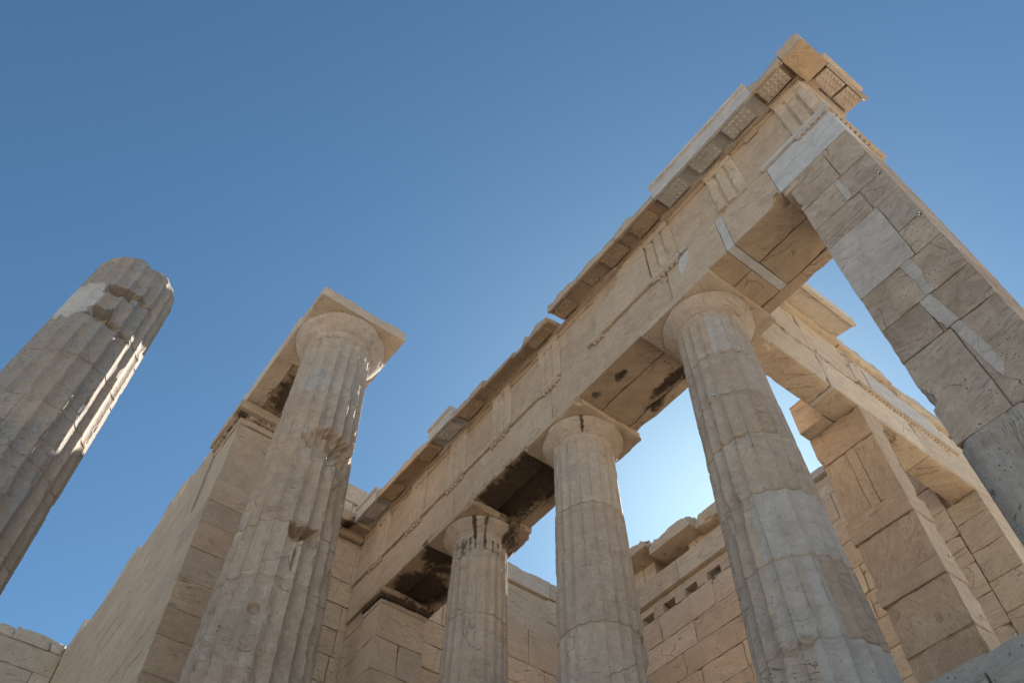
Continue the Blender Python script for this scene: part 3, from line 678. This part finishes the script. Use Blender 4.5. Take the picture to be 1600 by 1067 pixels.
# ================================================================== PIER (right foreground)
PX0, PX1, PY1 = 1.90, 2.77, .86
PR = thing("pillar", (2.335, .43, 0), "massive square pillar at the right edge, grey-brown blocks with pale repairs", "pillar"); pb = (2.335, .43, 0)
mb = MB()
rows = [(5.32, 5.963), (4.86, 5.316), (4.44, 4.855), (3.50, 4.435), (2.98, 3.495), (2.53, 2.975), (1.555, 2.525)]
for i, (a, b) in enumerate(rows):
    bt = []
    if i == 6: bt = [((1.86, -.02, 2.06), .12, .6)]
    if i == 0: bt = [((1.86, -.05, 5.9), .14, .6), ((1.84, -.02, 5.45), .08, .6)]
    sp = [2.42, 2.34, 2.47, None, 2.38, 2.30, 2.36][i]
    gw = lambda V: .40 * sstep(-.1, .2, fb(V, 1.3, 3, 5))
    if sp is None:
        blk(mb, PX0 - .004, 2.50, -.002, PY1, a, b, res=.05, chip=.006, Rr=.04, new=.5, wob=.001)
        blk(mb, 2.502, PX1, .004, PY1, a, a + .40, res=.05, chip=.014, Rr=.05, grey=gw); blk(mb, 2.502, PX1, .0, PY1, a + .402, b, res=.05, chip=.014, Rr=.05, grey=.6)
    else:
        blk(mb, PX0, sp, .0, PY1, a, b, res=.045, chip=.012, Rr=.05, grey=gw, bites=bt, wob=.005)
        blk(mb, sp + .002, PX1, .002, PY1, a, b, res=.045, chip=.012, Rr=.05, grey=gw, wob=.005)
blk(mb, PX0 + .03, PX1 - .03, .025, PY1 - .03, 1.56, 5.9, res=.4, chip=0, grey=.8)
# pale mortar and marble slips set along the wandering middle joint
def slip(pts):
    q = []
    for i, (a, b) in enumerate(pts):
        c, d = pts[(i + 1) % len(pts)]
        for t in np.linspace(0, 1, 6)[:-1]: q.append((a + (c - a) * t + rng.uniform(-.006, .006) * (t > 0), b + (d - b) * t + rng.uniform(-.005, .005) * (t > 0)))
    pts = q
    V = [(x, -.0035, z) for x, z in pts] + [(x, .03, z) for x, z in pts]; n = len(pts)
    mb.add(V, [tuple(range(n))[::-1], tuple(range(n, 2*n))] + [(i, (i+1) % n, (i+1) % n + n, i + n) for i in range(n)], rng.random(), new=.55)
slip([(2.335, 5.31), (2.375, 5.31), (2.40, 5.08), (2.385, 4.87), (2.315, 4.87), (2.33, 5.1)])
slip([(2.33, 3.49), (2.44, 3.49), (2.46, 3.30), (2.42, 3.12), (2.44, 2.985), (2.355, 2.985), (2.37, 3.2)])
slip([(2.29, 2.97), (2.395, 2.97), (2.42, 2.75), (2.45, 2.54), (2.335, 2.54), (2.30, 2.75)])
slip([(2.36, 2.52), (2.44, 2.52), (2.48, 2.25), (2.50, 1.95), (2.44, 1.80), (2.40, 2.1)])
for t in ((2.71, 4.836), (2.737, 3.887)): target(PR, pb, (t[0], 0, t[1]), (0, -1, 0))
mb.build("upper_courses", MARP, PR, pb)
mb = MB()
def cham(V):
    V = V.copy(); d = np.clip(.085 - (V[:, 0] - (PX0 - .01)), 0, .085); V[:, 1] = np.where(V[:, 1] < .2, np.maximum(V[:, 1], d * 1.1), V[:, 1]); return V
blk(mb, PX0 - .01, PX1, -.004, PY1, -.0, 1.553, res=.045, chip=.012, Rr=.05, grey=.95, stain=lambda V: .30 * (V[:, 2] < 1.3) + .08 * (np.abs(V[:, 0] - 2.4) < .2), wear=cham, bites=[((2.55, -.05, 1.58), .12, .5)])
mb.build("lower_block", MARV, PR, pb)

# ================================================================== WEST SIDE: beam, square pillars
E2 = thing("entablature", (.09, 3.4, ZA), "shorter beam running back from behind the nearest column, with a row of small drops", "entablature"); e2 = (.09, 3.4, ZA)
mb = MB(); XW0, XW1 = -.12, .293
pw = lambda V: np.where(V[:, 2] < ZA + .04, .45, np.where(V[:, 0] < XW1 - .02, .35, .06))  # underside and inner faces: patina with golden bounce light painted in
blk(mb, XW0, XW1, 1.0, 1.95, ZA + .22, 7.0, res=.06, chip=.03, pat=pw, bites=[((.3, 1.95, ZA + .2), .2, .5)])
sw = lambda V: .30 * (np.abs(V[:, 1] - 2.9) < .3) * (V[:, 2] < ZA + .05)
blk(mb, XW0, XW1, 1.10, 2.62, ZA, ZT, res=.06, chip=.03, pat=pw, bites=[((.36, 1.5, 5.78), .2, .5)])
blk(mb, XW0 - .01, XW1 + .004, 2.622, 2.70, ZA - .004, ZT + .04, res=.05, chip=.006, new=.55, pat=.3)
blk(mb, XW0, XW1, 2.702, 4.75, ZA, ZT, res=.06, chip=.03, pat=pw, stain=lambda V: .75 * np.exp(-((V[:, 1] - 3.95)/.22)**2 - ((V[:, 0] - .05)/.14)**2) * (V[:, 2] < ZA + .05))
blk(mb, XW0, XW1, 4.755, 7.6, ZA, ZT, res=.08, chip=.03, pat=pw)
blk(mb, -.56, XW0 - .008, 2.95, 4.2, ZA + .002, ZT - .2, res=.05, chip=.03, Rr=.08)
mb.build("architrave", MARW, E2, e2)
mb = MB()
for a, b, n, z0, z1 in ((1.1, 2.6, .12, ZT2, 7.60), (2.605, 3.7, .0, ZT2, 7.62), (3.705, 5.9, .0, ZT2, 7.5), (5.905, 7.6, 0, ZT2, 7.3)):
    blk(mb, XW0, XW1 - .02, a, b, z0, z1, res=.07, chip=.04, Rr=.09, new=n, pat=.16, stain=lambda V: .42 * ((np.abs(V[:, 1] - 3.75) < .25) & (np.abs(V[:, 2] - 7.3) < .25)))
blk(mb, XW0 + .1, XW1 - .004, 4.05, 5.75, 6.74, 7.36, res=.06, chip=.02, new=.85)
mb.build("frieze", MARW, E2, e2)
mb = MB(); blk(mb, XW1 - .02, XW1 + .04, 3.6, 6.0, ZT + .004, ZT2, res=.05, chip=.02, Rr=.03, pat=.35)
for i in range(26): peg(mb, (XW1 + .008, 3.66 + i * .083, ZT + .006), .030, .055, rng.random(), pat=.3)
mb.build("taenia", MARW, E2, e2)
mb = MB(); blk(mb, XW1 - .02, XW1 + .03, 2.66, 3.0, ZT + .004, ZT2, res=.05, chip=.03, Rr=.03, new=.4); mb.build("taenia", MARW, E2, e2)
mb = MB(); blk(mb, XW1 - .02, XW1 + .02, 1.56, 2.05, ZT + .02, ZT2 - .01, res=.04, chip=.03, Rr=.03, pat=.2)
for i in range(5): peg(mb, (XW1 + .004, 1.62 + i * .083, ZT + .025), .026, .04, rng.random(), pat=.2)
mb.build("regula", MARW, E2, e2)
mb = MB()
blk(mb, XW0, XW1 + .05, 1.1, 3.58, 7.60, 7.80, res=.05, chip=.03, Rr=.06, pat=.42)
blk(mb, XW0, XW1 + .045, 3.60, 4.9, 7.60, 7.84, res=.05, chip=.06, Rr=.1, pat=.30, bites=[((.35, 4.9, 7.95), .25, .5)])
blk(mb, XW0, XW1 + .03, 4.92, 6.4, 7.36, 7.70, res=.05, chip=.07, Rr=.1, pat=.40, bites=[((.3, 5.7, 7.85), .25, .6)])
blk(mb, XW0, XW1 + .0, 6.41, 7.6, 7.30, 7.62, res=.06, chip=.07, Rr=.1, pat=.35)
mb.build("bed_moulding", MARW, E2, e2)
mb = MB()
p = [(-.5, 7.805), (.05, 7.80), (.36, 7.735), (.37, 7.70), (.42, 7.70), (.42, 7.84), (.43, 7.845), (.43, 7.86), (.40, 7.87), (.40, 7.95), (.38, 7.97), (-.5, 8.0)]
loft(mb, p, fillst(1.15, 3.60, .06), frW(XW1), None, rnd=.25, new=.30, pat=.12)
o = mb.build("cornice_block", MARW, E2, e2); o['label'] = "smooth pale restored cornice slab"

def square_pillar(label, x0, x1, y0, y1, parts):
    b = ((x0+x1)/2, (y0+y1)/2, 0); root = thing("pillar", b, label, "pillar")
    for nm, fnn, mat in parts:
        mb = MB(); fnn(mb); mb.build(nm, mat, root, b)
    return root, b
def p2cap(mb): blk(mb, -.565, XW1 + .002, 3.155, 3.60, 5.29, ZA - .006, res=.05, chip=.03, Rr=.05, pat=.14, bites=[((-.6, 3.12, 5.33), .10, .3)])
def p2shaft(mb):
    blk(mb, -.53, XW1 - .02, 3.19, 3.55, 0, 5.28, res=.5, chip=0, pat=.3)
    for (a, b, rec) in ((4.283, 5.288, .012), (3.257, 3.938, .018), (2.39, 3.033, .02), (-.02, 2.386, .004)):
        pp = .14 if a > 3 else .08
        if a > 4:
            blk(mb, -.545, -.17, 3.16 + rec, 3.56, a, b, res=.035, chip=.035, Rr=.06, pat=.10, wob=.012); blk(mb, -.169, -.03, 3.163, 3.56, a, b, res=.05, chip=.006, Rr=.03, pat=.12)
            blk(mb, -.029, XW1, 3.16 + rec * .5, 3.56, a, b, res=.035, chip=.02, Rr=.06, pat=pp, wob=.012)
        else: blk(mb, -.548, XW1, 3.16 + rec * .6, 3.575, a, b, res=.035, chip=.022, Rr=.07, pat=lambda V: np.where(V[:, 0] > XW1 - .01, .1, pp), wob=.012)
def p2band(mb): blk(mb, -.572, XW1 + .006, 3.146, 3.585, 3.94, 4.28, res=.05, chip=.015, pat=.12)
def p2lower(mb): blk(mb, -.572, XW1 + .006, 3.148, 3.585, 3.035, 3.255, res=.05, chip=.015, pat=.10)
rt, b2 = square_pillar("tall square pillar behind the nearest column, ringed by two smooth repair bands", -.56, XW1, 3.16, 3.6, [("capital", p2cap, MAR), ("shaft", p2shaft, MARV), ("repair_band", p2band, MAR), ("repair_band", p2lower, MAR)])
for q in ((XW1 + .002, 3.42, 2.551), (XW1 + .002, 3.45, 3.369)): target(rt, b2, q, (1, 0, 0))
def p3(mb):
    z = -.02; r = 0
    while z < 5.75:
        h = min(.50, 5.845 - z); blk(mb, -.24, XW1, 5.86, 7.4, z, z + h - .004, res=.07, chip=.02, pat=.12); z += h
_p3 = p3
def p3(mb): _p3(mb); blk(mb, -.21, XW1 - .03, 5.9, 7.3, 0, 5.8, res=1, chip=0, pat=.3)
square_pillar("end pillar of coursed blocks closing the side opening behind the banded square pillar", -.24, XW1, 5.86, 7.4, [("shaft", p3, MARW)])

# ================================================================== WALLS
def courses(mb, u0, u1, zs, put, lmin=.9, lmax=1.6, gap=.003):
    for i, (a, b) in enumerate(zip(zs[:-1], zs[1:])):
        u = u0 - rng.uniform(0, .6)
        while u < u1:
            L = rng.uniform(lmin, lmax); v = u + L
            if u1 - v < .35: v = u1
            put(max(u, u0), v - gap, a, b - gap); u = v
# back wall (south side of the hall)
base = (-4.3, 5.85, 0); BW = thing("wall", base, "back wall between the columns, with a row of square sockets under a broken overhanging coping", "wall")
mb = MB(); zs = [-.1 + .496 * i for i in range(15)] + [7.41]
courses(mb, -8.35, -.243, zs, lambda a, b, c, d: blk(mb, a, b, 5.85 + rng.uniform(0, .006), 6.6, c, d, res=.11, chip=.03, Rr=.06, pat=rng.uniform(.0, .10), stain=0, bites=[((rng.choice((a, b)), 5.84, rng.choice((c, d))), rng.uniform(.06, .14), .6)] if rng.random() < .40 else ()), 1.0, 1.75)
blk(mb, -8.3, -.3, 5.90, 6.55, -.1, 7.40, res=1, chip=0); mb.build("masonry", MARW, BW, base)
mb = MB(); x = -8.35
while x < -3.0:     # socket course: little piers, deep holes between
    blk(mb, x, x + .285, 5.852, 6.5, 7.412, 7.632, res=.06, chip=.025, Rr=.05, pat=.1)
    blk(mb, x + .285, x + .64, 6.08 + rng.uniform(-.12, .05), 6.5, 7.412, 7.632, res=.05, chip=.06, Rr=.1, pat=.2, stain=.55, bites=[((x + .45, 6.02, 7.55), .12, .7)])
    x += .632
blk(mb, -2.9, -.27, 5.86, 6.5, 7.412, 7.632, res=.08, chip=.03)
blk(mb, -8.35, -1.6, 5.90, 6.5, 7.636, 7.812, res=.1, chip=.02, pat=.06)
mb.build("socket_course", MARW, BW, base)
mb = MB(); x = -7.55
for xa, xb in ((-8.3, -6.72), (-6.716, -5.55), (-5.546, -4.25), (-4.246, -3.2)):
    blk(mb, xa, xb, 5.79, 6.5, 7.816, 8.33, res=.08, chip=.012, pat=.05)
    xm = {-6.716: -6.074, -5.546: -4.925}.get(xa, (xa + xb) / 2)
    blk(mb, xm - .05, xm + .05, 5.765, 5.80, 7.99, 8.09, res=.03, chip=.012, Rr=.03)
mb.build("bossed_course", MARW, BW, base)
mb = MB()
for xa, xb, yy, z1 in ((-8.3, -6.55, 5.85, 8.86), (-6.55, -6.2, 5.87, 8.80), (-6.2, -5.2, 6.25, 8.7), (-5.2, -4.98, 5.86, 8.62), (-4.98, -3.6, 5.87, 8.58), (-5.75, -5.55, 5.95, 8.45)):
    blk(mb, xa, xb - .004, yy, 6.6, 8.334, z1, res=.07, chip=.03, pat=.1)
mb.build("upper_blocks", MARW, BW, base)
for xa, xb, yo, z0, z1 in ((-8.3, -6.72, 5.38, 8.78, 9.12), (-6.716, -5.93, 5.36, 8.74, 8.97), (-5.926, -4.72, 5.44, 8.52, 8.82), (-4.716, -3.4, 5.58, 8.45, 8.74)):
    mb = MB(); blk(mb, xa, xb, yo, 6.6, z0, z1, res=.06, chip=.06, Rr=.12, pat=.12, bites=[((xa, yo, z1), .16, .6), ((xb, yo, z1 + .05), .18, .6)])
    mb.build("coping_block", MARW, BW, base)
mb = MB()
for i, (xa, xb) in enumerate(((-3.2, -2.35), (-2.346, -1.45), (-1.446, -.3))):
    blk(mb, xa, xb, 5.9, 6.5, 7.636, 7.90 - .05 * i, res=.07, chip=.04, pat=.02); blk(mb, xa, xb, 5.80, 6.5, 7.904 - .05 * i, 8.10 - .08 * i, res=.07, chip=.05, new=.45)
mb.build("coping_block", MARW, BW, base)
# east wall, carrying on past the facade
base = (-8.386, 2.5, 0); EW = thing("wall", base, "high side wall behind the columns, its top sloping against the sky at left of centre", "wall")
mb = MB(); zs = [-4.3 + .5 * i for i in range(23)] + [7.52]
courses(mb, -.98, 6.0, zs, lambda a, b, c, d: blk(mb, -9.3, -8.386 - rng.uniform(0, .006), a, b, c, d, res=.11, chip=.025, Rr=.06, pat=rng.uniform(.0, .12)), .9, 1.5)
courses(mb, -.98, 6.0, [7.525, 7.93, 8.52], lambda a, b, c, d: (b > 1.2 and a < 3.3 and c > 7.9) or blk(mb, -9.3, -8.386 - (0 if d > 8 else .04), a, b, c, d, res=.09, chip=.03, Rr=.06, pat=rng.uniform(0, .1), bites=[((-8.36, rng.uniform(a, b), c), .08, .6)]), 1.0, 1.6)  # hidden notch added in the top course to let sun reach the tall column
blk(mb, -9.25, -8.44, -.9, 1.0, -4.3, 8.5, res=1, chip=0); blk(mb, -9.25, -8.44, 1.0, 3.3, -4.3, 7.9, res=1, chip=0); blk(mb, -9.25, -8.44, 3.3, 5.9, -4.3, 8.5, res=1, chip=0); mb.build("masonry", MARW, EW, base)
for a, b in ((-1.0, .35), (.354, 1.6), (3.35, 4.7), (4.704, 6.0)):  # coping left out above the added sun notch
    mb = MB(); blk(mb, -9.2, -8.36, a, b - .004, 8.525, 8.985 - rng.uniform(0, .03), res=.08, chip=.04, Rr=.08, new=.12); mb.build("coping_block", MARW, EW, base)
mb = MB()      # cornice turning the inner corner
p, am = cprof(.40, 7.98); loft(mb, p, fillst(-1.0, -.02), frW(-8.386), [x * .05 for x in am], seed=71, rnd=.8, pat=.30, stain=lambda V: .75 * np.exp(-((V[:, 1] + .42)/.16)**2) * (V[:, 2] < 7.86))
blk(mb, -8.386, -8.30, -1.0, -.01, ZF - .2, ZF - .01, res=.05, chip=.03, pat=.3, stain=.3)
mb.build("cornice_return", MAR, EW, base)
# wall pillar at the east end of the colonnade
base = (-7.36, .45, 0); AN = thing("wall_pillar", base, "square wall pillar with moulded, blackened capital at the dark end of the colonnade", "pillar")
mb = MB(); zs = [-.1 + .56 * i for i in range(10)] + [5.56]
for i, (a, b) in enumerate(zip(zs[:-1], zs[1:])):
    if i % 2: blk(mb, -7.654, -7.073, .0, .90, a, b - .004, res=.08, chip=.02, pat=.12)
    else: blk(mb, -7.654, -7.073, .0, .45, a, b - .004, res=.08, chip=.02, pat=.12); blk(mb, -7.654, -7.073, .454, .90, a, b - .004, res=.08, chip=.02, pat=.05, grey=.5)
courses(mb, -8.38, -7.66, zs, lambda a, b, c, d: blk(mb, a, b, .055, .8, c, d, res=.09, chip=.02, pat=.14), .5, .8)
blk(mb, -8.38, -7.66, .05, .8, 5.562, ZA - .004, res=.08, chip=.02, pat=.14)
mb.build("shaft", MAR, AN, base)
mb = MB()
crust = lambda V: .45 + .5 * (V[:, 2] < 5.70)
blk(mb, -7.656, -7.071, -.003, .905, 5.562, 5.66, res=.05, chip=.01, pat=.2, stain=lambda V: .8 * (V[:, 2] > 5.62))
blk(mb, -7.70, -7.045, -.03, .945, 5.662, 5.74, res=.04, chip=.03, Rr=.04, pat=.3, stain=.8)
blk(mb, -7.74, -7.01, -.065, .985, 5.742, 5.845, res=.04, chip=.035, Rr=.05, pat=.45, stain=lambda V: .30 + .25 * (V[:, 1] > .3), bites=[((-7.0, .5, 5.73), .07, .7), ((-7.0, .9, 5.75), .08, .7)])
mb.build("capital", MAR, AN, base)

# great flank wall at left, with its end pillar
lean = lambda V: np.stack([V[:, 0], V[:, 1] + .03 * (8.5 - V[:, 2]), V[:, 2]], 1)
base = (-14, -2.4, 0); FW = thing("wall", base, "long smooth wall running back at lower left behind the tall column, with a ragged top", "wall")
mb = MB()
courses(mb, -26, -9.9, [-4.3 + .62 * i for i in range(24)], lambda a, b, c, d: blk(mb, a, b, -3.0, -1.9, c, d, res=.2, chip=.012, Rr=.05, pat=rng.uniform(0, .1)), 1.2, 2.2, .002)
blk(mb, -25.9, -9.95, -2.97, -1.95, -4.3, 10.2, res=1, chip=0); mb.build("masonry", MAR, FW, base, lean)
mb = MB(); z = -4.3; i = 0
for h in (.6, .6, .62, .6, .62, .58, .6, .62, .6, .6, .5, .66, .5, .6, .62, .5, .55, .62, .56, .5, .5):
    if z + h > 9.42: h = 9.42 - z
    if h < .1: break
    blk(mb, -9.897, -8.64, -3.0, -1.75, z, z + h - .002, res=.07, chip=.014, pat=rng.uniform(.04, .16), grey=rng.choice((0, 0, .4))); z += h
blk(mb, -9.85, -8.68, -2.96, -1.8, -4.3, 9.4, res=1, chip=0); mb.build("end_courses", MAR, FW, base, lean)
mb = MB()
blk(mb, -9.88, -8.645, -2.99, -1.75, 9.424, 9.56, res=.06, chip=.02, stain=.25)
blk(mb, -9.92, -8.58, -3.05, -1.72, 9.562, 9.68, res=.05, chip=.03, Rr=.05, stain=lambda V: .50 * (V[:, 0] > -8.7) + .45 * (V[:, 1] < -2.9))
blk(mb, -9.98, -8.50, -3.11, -1.68, 9.682, 9.90, res=.05, chip=.04, Rr=.06, pat=.2, stain=lambda V: .25 * (V[:, 2] < 9.75))
mb.build("capital", MAR, FW, base, lean)
mb = MB(); x = -10.05
tops = [(.45, 10.0), (.4, 10.1), (.7, 9.985), (.55, 10.3), (.7, 10.5), (.5, 10.45), (.7, 9.985), (.9, 10.0), (.9, 10.55), (.6, 10.5), (.5, 10.3), (1.1, 9.99), (.8, 10.02), (1.1, 10.6), (.9, 10.5), (1.2, 9.99), (1.5, 10.6), (2, 10.5), (2, 10.2)]
for L, zt in tops:
    blk(mb, x - L, x - .01, -3.02 + rng.uniform(0, .03), -2.0, 9.96, zt, res=.09, chip=.05, Rr=.1, pat=.10, new=rng.choice((0, 0, .3)), bites=[((x - L, -3.05, zt + .03), .14, .6)]); x -= L
mb.build("coping", MARW, FW, base, lean)
# beam from the tall column back to the flank wall
base = (-7.6, -2.4, LT); BM = thing("beam", base, "marble beam from the tall column's capital to the wall, its underside black with crust", "beam")
mb = MB(); bs = lambda V: (V[:, 2] < LT + .2) * 1.25 * np.exp(-((V[:, 0] + 8.0)/.75)**2 - ((V[:, 1] + 2.2)/.5)**2)
blk(mb, -9.6, -6.42, -3.07, -2.72, LT + .002, 10.50, res=.06, chip=.025, new=.15, pat=lambda V: .35 * (V[:, 2] < LT + .03), stain=bs)
blk(mb, -9.6, -7.05, -2.715, -2.0, LT + .13, 10.70, res=.06, chip=.05, pat=.55, stain=bs)  # extra height added out of sight to shade the broken column's top
blk(mb, -6.98, -6.42, -2.715, -2.0, LT + .003, 10.66, res=.06, chip=.05, pat=.4)
mb.build("beam_blocks", MARW, BM, base)
# cross wall far behind at the lower left corner
base = (-20, -4.5, 0); CW = thing("wall", base, "low-lit ragged wall in the lower left corner behind the broken column", "wall")
mb = MB()
courses(mb, -14, -3.05, [-4.3 + .66 * i for i in range(23)], lambda a, b, c, d: blk(mb, -21.2, -20.3, a, b, c, d, res=.12, chip=.03, Rr=.09, pat=rng.uniform(0, .15), grey=rng.choice((0, .2, .4)), stain=.10), 1.3, 2.2, .004)
courses(mb, -14, -3.05, [10.222, 10.72], lambda a, b, c, d: blk(mb, -21.2, -20.28, a, b, c, d - rng.uniform(0, .22), res=.07, chip=.09, Rr=.16, grey=.1, stain=.08), .9, 1.8, .004)
mb.build("masonry", MARW, CW, base)
